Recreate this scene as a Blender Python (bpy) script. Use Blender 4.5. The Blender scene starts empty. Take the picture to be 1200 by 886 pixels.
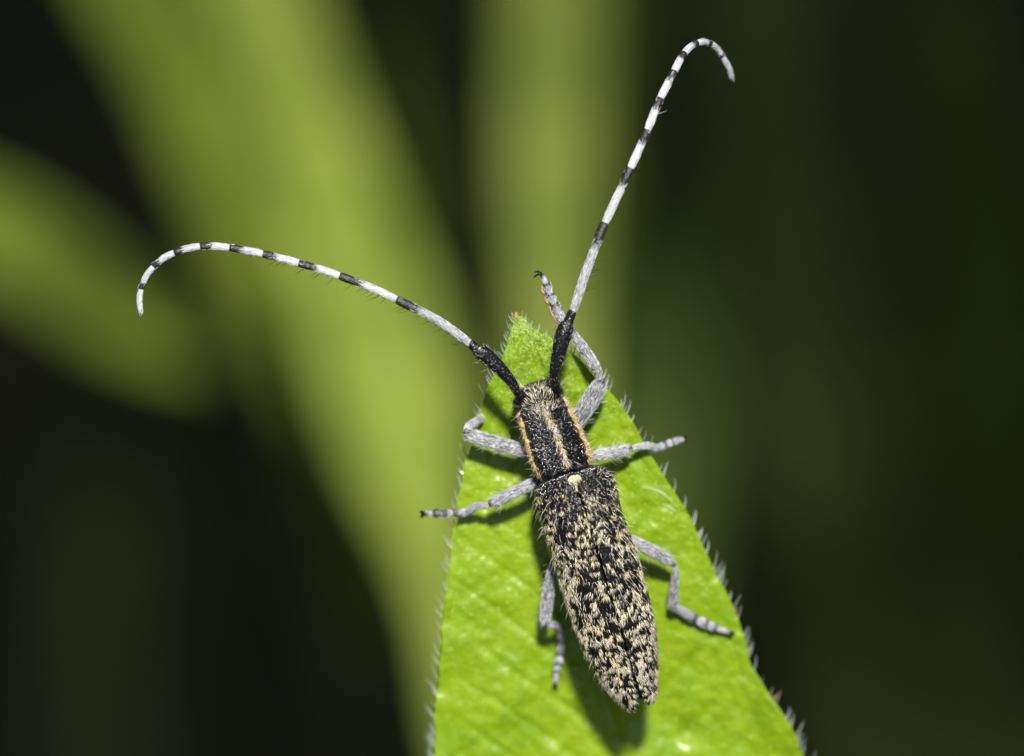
import bpy, math, random
import numpy as np
from mathutils import Vector

random.seed(7)
RNG = np.random.default_rng(7)
SC = bpy.context.scene
COL = SC.collection
# one Blender unit is one centimetre
SC.unit_settings.system = 'METRIC'
SC.unit_settings.scale_length = 0.01

# ------------------------------------------------------------------ camera
PITCH = math.radians(35)
DIST = 20.0                                   # lens to beetle, cm
C0 = np.array([0.0, 0.0, 50.0])               # point the lens is aimed at, 50 cm above the soil
RIGHT = np.array([1.0, 0, 0])
FWD = np.array([0, math.cos(PITCH), -math.sin(PITCH)])
UP = np.array([0, math.sin(PITCH), math.cos(PITCH)])
cam_data = bpy.data.cameras.new('camera')
cam = bpy.data.objects.new('camera', cam_data)
COL.objects.link(cam)
cam.location = Vector(C0 - FWD * DIST)
cam.rotation_euler = (math.pi / 2 - PITCH, 0, 0)
cam_data.sensor_width = 36
cam_data.lens = 180
cam_data.clip_start = 0.5
cam_data.clip_end = 8000
cam_data.dof.use_dof = True
cam_data.dof.focus_distance = DIST + 0.06
cam_data.dof.aperture_fstop = 0.22
SC.camera = cam

# ------------------------------------------------------------------ sun, sky, exposure
SUN_TRAVEL = -0.07 * RIGHT - 0.44 * UP + 1.0 * FWD
SUN_TRAVEL = SUN_TRAVEL / np.linalg.norm(SUN_TRAVEL)
to_sun = -SUN_TRAVEL
world = bpy.data.worlds.new('World')
SC.world = world
world.use_nodes = True
nt = world.node_tree
sky = nt.nodes.new('ShaderNodeTexSky')
sky.sky_type = 'NISHITA'
sky.sun_disc = False
sky.sun_elevation = math.asin(to_sun[2])
sky.sun_rotation = math.atan2(to_sun[0], to_sun[1])
nt.links.new(sky.outputs[0], nt.nodes['Background'].inputs[0])
nt.nodes['Background'].inputs[1].default_value = 0.05
sun_data = bpy.data.lights.new('sun', 'SUN')
sun = bpy.data.objects.new('sun', sun_data)
COL.objects.link(sun)
sun.rotation_euler = Vector(to_sun).to_track_quat('Z', 'Y').to_euler()
sun.location = (0, -50, 300)
sun_data.energy = 4.6
sun_data.angle = math.radians(5.0)
sun_data.color = (1.0, 0.97, 0.92)
SC.view_settings.view_transform = 'Standard'
SC.view_settings.look = 'None'
SC.view_settings.gamma = 1
SC.view_settings.use_curve_mapping = False
SC.view_settings.exposure = 1.2
SC.cycles.use_denoising = True
SC.cycles.max_bounces = 4
SC.cycles.transparent_max_bounces = 8
SC.cycles.sample_clamp_indirect = 5


# ------------------------------------------------------------------ helpers
def W(x, y, w):
    """frame position (1200 px wide layout) at depth w cm towards the lens -> world"""
    x = np.asarray(x, float); y = np.asarray(y, float); w = np.asarray(w, float)
    k = (DIST - w) / DIST
    u = (x - 600) / 300 * k
    v = (443 - y) / 300 * k
    return C0 + u[..., None] * RIGHT + v[..., None] * UP - w[..., None] * FWD


def smoothstep(a, b, x):
    t = np.clip((np.asarray(x, float) - a) / (b - a), 0, 1)
    return t * t * (3 - 2 * t)


def tab(rows, x):
    r = np.array(rows, float)
    return np.interp(x, r[:, 0], r[:, 1])


def smooth_tab(rows, x):
    """catmull-rom style interpolation through table rows"""
    r = np.array(rows, float)
    xs, ys = r[:, 0], r[:, 1]
    m = np.gradient(ys, xs)
    x = np.clip(np.asarray(x, float), xs[0], xs[-1])
    i = np.clip(np.searchsorted(xs, x) - 1, 0, len(xs) - 2)
    h = xs[i + 1] - xs[i]
    t = (x - xs[i]) / h
    return ((2*t**3 - 3*t**2 + 1)*ys[i] + (t**3 - 2*t**2 + t)*h*m[i]
            + (-2*t**3 + 3*t**2)*ys[i+1] + (t**3 - t**2)*h*m[i+1])


class Noise2:
    def __init__(self, seed, n=128):
        self.g = np.random.default_rng(seed).random((n, n)); self.n = n

    def __call__(self, x, y):
        x = np.asarray(x, float); y = np.asarray(y, float)
        xi = np.floor(x).astype(int); yi = np.floor(y).astype(int)
        fx = x - xi; fy = y - yi
        fx = fx*fx*(3-2*fx); fy = fy*fy*(3-2*fy)
        g, n = self.g, self.n
        a = g[xi % n, yi % n]; b = g[(xi+1) % n, yi % n]
        c = g[xi % n, (yi+1) % n]; d = g[(xi+1) % n, (yi+1) % n]
        return (a*(1-fx)+b*fx)*(1-fy) + (c*(1-fx)+d*fx)*fy


BASE = {}                                     # world origin of every node


def node(name, base, parent=None):
    o = bpy.data.objects.new(name, None)
    COL.objects.link(o)
    o.empty_display_size = 0.1
    base = np.asarray(base, float)
    BASE[o.name] = base
    if parent:
        o.parent = parent
        o.location = Vector(base - BASE[parent.name])
    else:
        o.location = Vector(base)
    return o


def mesh(name, verts, faces, mat, parent=None, base=None, colors=None, smooth=True, kind=None):
    """verts in world space; faces: list of index arrays (all tris or all quads, or mixed)"""
    verts = np.asarray(verts, float)
    if base is None:
        base = BASE[parent.name] if parent else verts.mean(0)
    base = np.asarray(base, float)
    me = bpy.data.meshes.new(name)
    me.vertices.add(len(verts))
    me.vertices.foreach_set('co', (verts - base).astype(np.float32).ravel())
    fl = []
    if isinstance(faces, np.ndarray):
        faces = [faces]
    loops, starts, totals, off = [], [], [], 0
    for f in faces:
        f = np.asarray(f, int)
        if f.size == 0:
            continue
        k = f.shape[1]
        loops.append(f.ravel())
        starts.append(off + np.arange(len(f)) * k)
        totals.append(np.full(len(f), k))
        off += f.size
    loops = np.concatenate(loops); starts = np.concatenate(starts); totals = np.concatenate(totals)
    me.loops.add(len(loops)); me.loops.foreach_set('vertex_index', loops.astype(np.int32))
    me.polygons.add(len(starts))
    me.polygons.foreach_set('loop_start', starts.astype(np.int32))
    me.polygons.foreach_set('loop_total', totals.astype(np.int32))
    smooth = smooth and mat not in (M_HAIR, M_SETA)      # hairs keep flat facets
    me.polygons.foreach_set('use_smooth', np.full(len(starts), smooth))
    me.update(calc_edges=True)
    me.validate()
    if colors is not None:
        ca = me.color_attributes.new('Col', 'FLOAT_COLOR', 'POINT')
        c = np.ones((len(verts), 4), np.float32); c[:, :3] = colors
        ca.data.foreach_set('color', c.ravel())
    me.materials.append(mat)
    o = bpy.data.objects.new(name, me)
    COL.objects.link(o)
    BASE[o.name] = base
    if parent:
        o.parent = parent
        o.location = Vector(base - BASE[parent.name])
    else:
        o.location = Vector(base)
    if kind:
        o['kind'] = kind
    return o


def tag(o, label, cat, group=None, kind=None):
    o['label'] = label
    if cat: o['category'] = cat
    if group: o['group'] = group
    if kind: o['kind'] = kind


def grid_faces(nr, nc, wrap=False, flip=False):
    i = np.arange(nr - 1)[:, None]
    j = np.arange(nc if wrap else nc - 1)[None, :]
    jn = (j + 1) % nc
    f = np.stack([i*nc + j, i*nc + jn, (i+1)*nc + jn, (i+1)*nc + j], -1).reshape(-1, 4)
    return f[:, ::-1] if flip else f


def resample(pts, n):
    """catmull-rom through rows, n samples spread evenly along the arc"""
    p = np.array(pts, float)
    if len(p) == 2:
        t = np.linspace(0, 1, n)[:, None]
        return p[0]*(1-t) + p[1]*t
    q = np.vstack([2*p[0]-p[1], p, 2*p[-1]-p[-2]])
    out = []
    for i in range(1, len(q)-2):
        t = np.linspace(0, 1, 40, endpoint=(i == len(q)-3))[:, None]
        a, b, c, d = q[i-1], q[i], q[i+1], q[i+2]
        out.append(0.5*((2*b)+(-a+c)*t+(2*a-5*b+4*c-d)*t*t+(-a+3*b-3*c+d)*t**3))
    o = np.vstack(out)
    s = np.r_[0, np.cumsum(np.linalg.norm(np.diff(o[:, :3], axis=0), axis=1))]
    ss = np.linspace(0, s[-1], n)
    return np.stack([np.interp(ss, s, o[:, k]) for k in range(o.shape[1])], 1)


def frames(c):
    t = np.gradient(c, axis=0); t /= np.linalg.norm(t, axis=1)[:, None]
    ref = -FWD
    s = np.cross(t, ref); bad = np.linalg.norm(s, axis=1) < 0.2
    s[bad] = np.cross(t[bad], UP)
    s /= np.linalg.norm(s, axis=1)[:, None]
    n = np.cross(s, t)
    return t, s, n


def tube(c, rs, rn=None, seg=14, cap=True):
    """swept tube: centres c, half widths rs (sideways) and rn (towards the lens)"""
    c = np.asarray(c, float); rs = np.asarray(rs, float)
    rn = rs if rn is None else np.asarray(rn, float)
    t, s, n = frames(c)
    if cap:
        k = 4
        ang = np.linspace(0, math.pi/2, k+1)[:-1]
        h0 = c[0] - t[0]*(np.cos(ang)*min(rs[0], rn[0])*0.9)[:, None]
        h1 = c[-1] + t[-1]*(np.cos(ang)[::-1]*min(rs[-1], rn[-1])*0.9)[:, None]
        f = np.maximum(np.sin(ang), 0.02)
        c = np.vstack([h0, c, h1])
        rs2 = np.r_[f*rs[0], rs, f[::-1]*rs[-1]]
        rn2 = np.r_[f*rn[0], rn, f[::-1]*rn[-1]]
        s = np.vstack([np.repeat(s[:1], k, 0), s, np.repeat(s[-1:], k, 0)])
        n = np.vstack([np.repeat(n[:1], k, 0), n, np.repeat(n[-1:], k, 0)])
        rs, rn = rs2, rn2
    th = np.linspace(0, 2*math.pi, seg, endpoint=False)
    v = (c[:, None, :] + (np.cos(th)[None, :]*rs[:, None])[..., None]*s[:, None, :]
         + (np.sin(th)[None, :]*rn[:, None])[..., None]*n[:, None, :])
    nr = len(c)
    F = [grid_faces(nr, seg, wrap=True, flip=True)]
    caps = np.array([[0, j, j+1] for j in range(1, seg-1)])
    F.append(caps); F.append((caps + (nr-1)*seg)[:, ::-1])
    return v.reshape(-1, 3), F, nr, seg


def hairs(p, d, length, rad, bend=None):
    """slender three-sided tapering hairs: roots p, directions d (unit); optional bend vector at mid length"""
    p = np.asarray(p, float); d = np.asarray(d, float)
    n = len(p)
    length = np.broadcast_to(np.asarray(length, float), (n,))
    rad = np.broadcast_to(np.asarray(rad, float), (n,))
    r = RNG.normal(size=(n, 3)); a = np.cross(d, r); a /= np.linalg.norm(a, axis=1)[:, None]
    b = np.cross(d, a)
    ring = lambda c, q: np.stack([c + q[:, None]*(math.cos(t)*a + math.sin(t)*b) for t in (0, 2.0944, 4.1888)], 1)
    tip = p + d*length[:, None]
    if bend is None:
        v = np.concatenate([ring(p, rad), tip[:, None, :]], 1)
        base = np.arange(n)[:, None]*4
        f = np.concatenate([base + np.array([[0, 1, 3]]), base + np.array([[1, 2, 3]]), base + np.array([[2, 0, 3]])])
        return v.reshape(-1, 3), [f], 4
    m1 = p + d*length[:, None]*0.36 + bend*0.10
    m2 = p + d*length[:, None]*0.70 + bend*0.42
    tip = tip + bend
    v = np.concatenate([ring(p, rad), ring(m1, rad*0.8), ring(m2, rad*0.5), tip[:, None, :]], 1)
    base = np.arange(n)[:, None]*10
    q = []
    for k in (0, 3):
        for i in range(3):
            j = (i+1) % 3
            q.append(base + np.array([[k+i, k+j, k+3+j, k+3+i]]))
    tr = [base + np.array([[6+i, 6+(i+1) % 3, 9]]) for i in range(3)]
    return v.reshape(-1, 3), [np.concatenate(q), np.concatenate(tr)], 10


def unit(v):
    return v / np.linalg.norm(v, axis=-1, keepdims=True)


# ------------------------------------------------------------------ materials
def new_mat(name):
    m = bpy.data.materials.new(name); m.use_nodes = True
    n = m.node_tree.nodes; l = m.node_tree.links
    return m, n, l, n['Principled BSDF'], n['Material Output']


def N(n, kind, **kw):
    x = n.new(kind)
    for k, v in kw.items():
        if k in x.inputs: x.inputs[k].default_value = v
        else: setattr(x, k, v)
    return x


def ramp(n, stops):
    r = n.new('ShaderNodeValToRGB')
    e = r.color_ramp.elements
    while len(e) < len(stops): e.new(0.5)
    for k, (p, c) in enumerate(stops):
        e[k].position = p; e[k].color = (*c, 1) if len(c) == 3 else c
    return r


def cuticle_mat(name, base, rough, scale, strength, spec=0.5, use_col=False, fine=400):
    m, n, l, b, out = new_mat(name)
    tc = n.new('ShaderNodeTexCoord')
    vo = N(n, 'ShaderNodeTexVoronoi', Scale=scale); vo.feature = 'F1'
    l.new(tc.outputs['Object'], vo.inputs['Vector'])
    no = N(n, 'ShaderNodeTexNoise', Scale=fine, Detail=3)
    l.new(tc.outputs['Object'], no.inputs['Vector'])
    bu = N(n, 'ShaderNodeBump', Strength=strength, Distance=0.006)
    l.new(vo.outputs['Distance'], bu.inputs['Height'])
    bu2 = N(n, 'ShaderNodeBump', Strength=strength*0.35, Distance=0.002)
    l.new(no.outputs['Fac'], bu2.inputs['Height']); l.new(bu.outputs[0], bu2.inputs['Normal'])
    l.new(bu2.outputs[0], b.inputs['Normal'])
    rr = N(n, 'ShaderNodeMapRange'); rr.inputs['To Min'].default_value = rough*0.7; rr.inputs['To Max'].default_value = rough*1.4
    l.new(no.outputs['Fac'], rr.inputs[0]); l.new(rr.outputs[0], b.inputs['Roughness'])
    b.inputs['Specular IOR Level'].default_value = spec
    if use_col:
        at = n.new('ShaderNodeAttribute'); at.attribute_name = 'Col'
        mx = n.new('ShaderNodeMix'); mx.data_type = 'RGBA'; mx.blend_type = 'MULTIPLY'
        rp = ramp(n, [(0.3, (0.6, 0.6, 0.6)), (0.65, (1, 1, 1))])
        l.new(no.outputs['Fac'], rp.inputs[0])
        mx.inputs[0].default_value = 1
        l.new(at.outputs['Color'], mx.inputs[6]); l.new(rp.outputs[0], mx.inputs[7])
        l.new(mx.outputs[2], b.inputs['Base Color'])
    else:
        b.inputs['Base Color'].default_value = (*base, 1)
    return m


M_BLACK = cuticle_mat('black_cuticle', (0.004, 0.0035, 0.0035), 0.30, 95, 0.5, spec=.10)
M_ELYTRA = cuticle_mat('elytra_cuticle', (0.0045, 0.004, 0.004), 0.28, 78, .5, spec=.10)
M_SCAPE = cuticle_mat('scape_cuticle', (0.004, 0.004, 0.004), 0.25, 120, 0.5, spec=.42)
M_LIMB = cuticle_mat('limb_cuticle', (0.1, 0.1, 0.1), 0.5, 140, 0.4, use_col=True)
M_GLOSS = cuticle_mat('glossy_cuticle', (0.005, 0.005, 0.006), 0.14, 40, 0.05, spec=.4)
M_GRAIN = cuticle_mat('glossy_granule', (0.004, 0.004, 0.005), 0.17, 300, 0.05, spec=.8)
M_GRAIN.node_tree.nodes['Principled BSDF'].inputs['Coat Weight'].default_value = 1.0
M_GRAIN.node_tree.nodes['Principled BSDF'].inputs['Coat Roughness'].default_value = 0.12


def hair_mat(name, rough=0.45, trans=0.25):
    m, n, l, b, out = new_mat(name)
    at = n.new('ShaderNodeAttribute'); at.attribute_name = 'Col'
    l.new(at.outputs['Color'], b.inputs['Base Color'])
    b.inputs['Roughness'].default_value = rough
    tr = n.new('ShaderNodeBsdfTranslucent'); l.new(at.outputs['Color'], tr.inputs['Color'])
    mx = n.new('ShaderNodeMixShader'); mx.inputs[0].default_value = trans
    l.new(b.outputs[0], mx.inputs[1]); l.new(tr.outputs[0], mx.inputs[2])
    l.new(mx.outputs[0], out.inputs['Surface'])
    return m


M_HAIR = hair_mat('pubescence')
M_SETA = hair_mat('clear_seta', 0.25, 0.5)


def leaf_mat(name, dark, light, yellow, trans=0.22, cell=45, rough=0.37, bump=0.5, spec=0.45):
    m, n, l, b, out = new_mat(name)
    tc = n.new('ShaderNodeTexCoord')
    n1 = N(n, 'ShaderNodeTexNoise', Scale=2.6, Detail=4, Roughness=0.6)
    n2 = N(n, 'ShaderNodeTexNoise', Scale=13.0, Detail=4, Roughness=0.65)
    n3 = N(n, 'ShaderNodeTexNoise', Scale=cell*1.7, Detail=2)
    vo = N(n, 'ShaderNodeTexVoronoi', Scale=cell); vo.feature = 'F1'
    for q in (n1, n2, n3, vo): l.new(tc.outputs['Object'], q.inputs['Vector'])
    r1 = ramp(n, [(0.32, dark), (0.68, light)]); l.new(n2.outputs['Fac'], r1.inputs[0])
    mx = n.new('ShaderNodeMix'); mx.data_type = 'RGBA'
    rf = ramp(n, [(0.4, (0, 0, 0)), (0.75, (1, 1, 1))]); l.new(n1.outputs['Fac'], rf.inputs[0])
    l.new(rf.outputs[0], mx.inputs[0]); l.new(r1.outputs[0], mx.inputs[6]); mx.inputs[7].default_value = (*yellow, 1)
    # pale freckles: papillae at hair roots
    rs = ramp(n, [(0.66, (0, 0, 0)), (0.78, (1, 1, 1))]); l.new(n3.outputs['Fac'], rs.inputs[0])
    m2 = n.new('ShaderNodeMix'); m2.data_type = 'RGBA'
    mm = N(n, 'ShaderNodeMath', operation='MULTIPLY'); mm.inputs[1].default_value = 0.6
    l.new(rs.outputs[0], mm.inputs[0]); l.new(mm.outputs[0], m2.inputs[0])
    l.new(mx.outputs[2], m2.inputs[6]); m2.inputs[7].default_value = (light[0]*1.7, light[1]*1.45, light[2]*5, 1)
    l.new(m2.outputs[2], b.inputs['Base Color'])
    bu = N(n, 'ShaderNodeBump', Strength=bump, Distance=0.012); l.new(vo.outputs['Distance'], bu.inputs['Height'])
    bu2 = N(n, 'ShaderNodeBump', Strength=bump*0.5, Distance=0.02); l.new(n2.outputs['Fac'], bu2.inputs['Height'])
    l.new(bu.outputs[0], bu2.inputs['Normal']); l.new(bu2.outputs[0], b.inputs['Normal'])
    b.inputs['Roughness'].default_value = rough
    b.inputs['Specular IOR Level'].default_value = spec
    tr = n.new('ShaderNodeBsdfTranslucent'); l.new(m2.outputs[2], tr.inputs['Color'])
    ms = n.new('ShaderNodeMixShader'); ms.inputs[0].default_value = trans
    l.new(b.outputs[0], ms.inputs[1]); l.new(tr.outputs[0], ms.inputs[2])
    l.new(ms.outputs[0], out.inputs['Surface'])
    return m


def far_leaf_mat(name, dark, light, trans=0.22, scale=1.2):
    m, n, l, b, out = new_mat(name)
    tc = n.new('ShaderNodeTexCoord')
    n1 = N(n, 'ShaderNodeTexNoise', Scale=scale, Detail=2, Roughness=0.6)
    l.new(tc.outputs['Object'], n1.inputs['Vector'])
    r1 = ramp(n, [(0.32, dark), (0.68, light)]); l.new(n1.outputs['Fac'], r1.inputs[0])
    l.new(r1.outputs[0], b.inputs['Base Color'])
    b.inputs['Roughness'].default_value = 0.75
    b.inputs['Specular IOR Level'].default_value = 0.1
    tr = n.new('ShaderNodeBsdfTranslucent'); l.new(r1.outputs[0], tr.inputs['Color'])
    ms = n.new('ShaderNodeMixShader'); ms.inputs[0].default_value = trans
    l.new(b.outputs[0], ms.inputs[1]); l.new(tr.outputs[0], ms.inputs[2])
    l.new(ms.outputs[0], out.inputs['Surface'])
    return m


M_LEAF = leaf_mat('bright_leaf', (0.108, 0.198, 0.0028), (0.158, 0.250, 0.0045), (0.190, 0.265, 0.006), bump=0.24)
M_BLADE = far_leaf_mat('blade_green', (0.078, 0.112, 0.012), (0.215, 0.262, 0.045))
M_BLADE2 = far_leaf_mat('olive_blade', (0.038, 0.058, 0.006), (0.128, 0.165, 0.018))
M_BLADE3 = far_leaf_mat('pale_blade', (0.080, 0.108, 0.016), (0.185, 0.215, 0.042))
M_DULL = far_leaf_mat('dull_olive_blade', (0.075, 0.088, 0.018), (0.15, 0.170, 0.036), scale=.6)
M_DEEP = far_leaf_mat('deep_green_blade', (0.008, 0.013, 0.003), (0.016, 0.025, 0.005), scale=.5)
M_SHADE = far_leaf_mat('dark_broadleaf', (0.035, 0.06, 0.010), (0.055, 0.085, 0.014))
M_PAPILLA = far_leaf_mat('leaf_papilla', (0.20, 0.30, 0.03), (0.30, 0.40, 0.09), trans=.1)
M_PAPILLA.node_tree.nodes['Principled BSDF'].inputs['Roughness'].default_value = 0.28
M_PAPILLA.node_tree.nodes['Principled BSDF'].inputs['Specular IOR Level'].default_value = 0.6
M_STEM = leaf_mat('stem_green', (0.05, 0.08, 0.01), (0.08, 0.11, 0.015), (0.09, 0.09, 0.02), cell=20, bump=0.2)


def soil_mat():
    m, n, l, b, out = new_mat('dark_soil')
    tc = n.new('ShaderNodeTexCoord')
    n1 = N(n, 'ShaderNodeTexNoise', Scale=0.12, Detail=5, Roughness=0.6)
    n2 = N(n, 'ShaderNodeTexNoise', Scale=1.6, Detail=6, Roughness=0.7)
    for q in (n1, n2): l.new(tc.outputs['Object'], q.inputs['Vector'])
    r1 = ramp(n, [(0.3, (0.010, 0.009, 0.004)), (0.7, (0.036, 0.030, 0.012))]); l.new(n2.outputs['Fac'], r1.inputs[0])
    mx = n.new('ShaderNodeMix'); mx.data_type = 'RGBA'
    l.new(n1.outputs['Fac'], mx.inputs[0]); l.new(r1.outputs[0], mx.inputs[6]); mx.inputs[7].default_value = (0.024, 0.025, 0.007, 1)
    l.new(mx.outputs[2], b.inputs['Base Color'])
    bu = N(n, 'ShaderNodeBump', Strength=0.8, Distance=0.8); l.new(n2.outputs['Fac'], bu.inputs['Height'])
    l.new(bu.outputs[0], b.inputs['Normal'])
    b.inputs['Roughness'].default_value = 0.95
    b.inputs['Specular IOR Level'].default_value = 0.1
    return m


M_SOIL = soil_mat()
M_BARK = cuticle_mat('brown_bark', (0.05, 0.035, 0.022), 0.8, 2.0, 0.6, spec=0.2, fine=6)

def granules(name, p, n, r, parent, mat=None):
    """tiny glossy domes of the punctured cuticle, each catching its own glint"""
    m = len(p)
    q = RNG.normal(size=(m, 3)); s = unit(np.cross(n, q)); t = np.cross(n, s)
    rows = []
    for el, k in ((0.0, 6), (0.75, 6)):
        for j in range(6):
            an = j*math.pi/3
            rows.append(p + r[:, None]*(math.cos(el)*(math.cos(an)*s+math.sin(an)*t) + math.sin(el)*n))
    rows.append(p + r[:, None]*n)
    v = np.stack(rows, 1).reshape(-1, 3)
    b = np.arange(m)[:, None]*13
    qd = np.concatenate([b+np.array([[j, (j+1) % 6, 6+(j+1) % 6, 6+j]]) for j in range(6)])
    tr = np.concatenate([b+np.array([[6+j, 6+(j+1) % 6, 12]]) for j in range(6)])
    return mesh(name, v, [qd, tr], mat or M_GRAIN, parent, kind='stuff')


# ------------------------------------------------------------------ ground
gx = np.r_[-4000, -1200, -400, np.linspace(-150, 150, 61), 400, 1200, 4000]
gy = np.r_[-4000, -1200, -300, np.linspace(-60, 240, 61), 500, 1500, 4000]
GX, GY = np.meshgrid(gx, gy)
nz = Noise2(3)
GZ = (nz(GX/9+40, GY/9+40)-0.5)*3.0 + (nz(GX/30+7, GY/30+7)-0.5)*5
GZ *= (np.abs(GX) < 200) & (np.abs(GY-90) < 200)
ground = mesh('ground', np.stack([GX, GY, GZ-2], -1).reshape(-1, 3), grid_faces(len(gy), len(gx)), M_SOIL, base=(0, 0, 0))
tag(ground, 'dark bare soil lost in blur behind the plants', None, kind='structure')


# ------------------------------------------------------------------ unseen shrub, added overhead to keep the soil behind in shade
def shrub():
    root = node('added_shade_shrub', (75, 120, -2))
    tag(root, 'unseen dense shrub added overhead to shade the soil behind the leaf', 'shrub')
    path = resample([(75, 120, -2), (72, 118, 25), (60, 108, 55), (30, 95, 75), (0, 88, 88)], 30)
    v, f, _, _ = tube(path, np.linspace(2.4, 0.7, 30), seg=10)
    mesh('trunk', v, f, M_BARK, root)
    for end in ((-60, 70, 84), (90, 60, 82), (20, 45, 80), (70, 150, 90), (-40, 130, 92)):
        s0 = np.array((60, 108, 55.0))
        pth = resample([s0, (s0+np.array(end))/2 + np.array((0, 0, 10)), end], 16)
        v, f, _, _ = tube(pth, np.linspace(1.2, 0.3, 16), seg=8)
        mesh('limb', v, f, M_BARK, root)
    n = 18500
    p = np.stack([RNG.uniform(-95, 105, n), RNG.uniform(-18, 190, n), RNG.uniform(66, 104, n)], 1)
    edge = Noise2(11)(p[:, 0]/14+20, p[:, 2]/9+20)*9
    p = p[p[:, 1] > 4.6 + edge*0.45 + (p[:, 2]-66)*-0.607]   # edge cut along the sun's rays so nearer blades stay lit
    n = len(p)
    d = RNG.normal(size=(n, 3)); d[:, 2] *= 0.35; d = unit(d)
    nrm = unit(np.stack([RNG.normal(0, 0.5, n), RNG.normal(0, 0.5, n)-0.2, np.ones(n)], 1))
    s = unit(np.cross(d, nrm))
    L = RNG.uniform(4.0, 6.5, n)[:, None]; B = L*RNG.uniform(0.42, 0.55, (n, 1))
    nn = np.cross(s, d)
    v = np.stack([p, p+d*L*0.35+s*B*0.5+nn*0.35, p+d*L*0.75+s*B*0.35+nn*0.2, p+d*L,
                  p+d*L*0.75-s*B*0.35+nn*0.2, p+d*L*0.35-s*B*0.5+nn*0.35, p+d*L*0.5], 1).reshape(-1, 3)
    b = np.arange(n)[:, None]*7
    F = np.concatenate([b+np.array([q]) for q in ((0, 6, 1, 0), )])[:, :3]
    tr = [b+np.array([q]) for q in ((0, 1, 6), (1, 2, 6), (2, 3, 6), (3, 4, 6), (4, 5, 6), (5, 0, 6))]
    mesh('crown', v, [np.concatenate(tr)], M_SHADE, root, smooth=False, kind='stuff')


shrub()


# ------------------------------------------------------------------ blades far behind the beetle (out of focus)
def blade(name, rows, mat, label, cat='grass blade', group='out of focus blades', fold=0.18, nr=60, foot=None):
    """rows: frame x, y, depth behind the beetle (cm), width (frame px at that depth), roll"""
    r = resample([(x, y, -dp, wd, ro) for x, y, dp, wd, ro in rows], nr)
    c = W(r[:, 0], r[:, 1], r[:, 2])
    width = r[:, 3]/300*(DIST-r[:, 2])/DIST
    if foot is not None:
        k = 40
        ext = resample([c[1], c[0], (c[0]+np.array(foot))/2+(c[0]-c[3])*1.0, foot], k)[2:][::-1]
        c = np.vstack([ext, c]); width = np.r_[np.linspace(width[0]*0.35, width[0], len(ext)), width]
        roll = np.r_[np.full(len(ext), r[0, 4]), r[:, 4]]
    else:
        roll = r[:, 4]
    t, s, n = frames(c)
    s2 = np.cos(roll)[:, None]*s + np.sin(roll)[:, None]*n
    n2 = -np.sin(roll)[:, None]*s + np.cos(roll)[:, None]*n
    q = np.linspace(-1, 1, 9)
    top = c[:, None] + (q[None]*width[:, None]/2)[..., None]*s2[:, None] + ((np.abs(q)-0.5)[None]*width[:, None]*fold)[..., None]*n2[:, None]
    thick = 0.05*(1-0.7*np.abs(q))
    bot = top - thick[None, :, None]*n2[:, None]
    ring = np.concatenate([top, bot[:, ::-1]], 1)
    nrr, ncc = ring.shape[:2]
    caps = np.array([[0, j, j+1] for j in range(1, ncc-1)])
    root = node(name, c[0])
    tag(root, label, cat, group)
    mesh('blade', ring.reshape(-1, 3), [grid_faces(nrr, ncc, wrap=True, flip=True), caps, (caps+(nrr-1)*ncc)[:, ::-1]], mat, root)
    mid = c - n2*(0.5*fold*width+0.03)[:, None] 
    v, f, _, _ = tube(mid, np.maximum(width*0.035, 0.015), seg=8)
    mesh('midrib', v, f, M_STEM, root)
    return root


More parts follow.
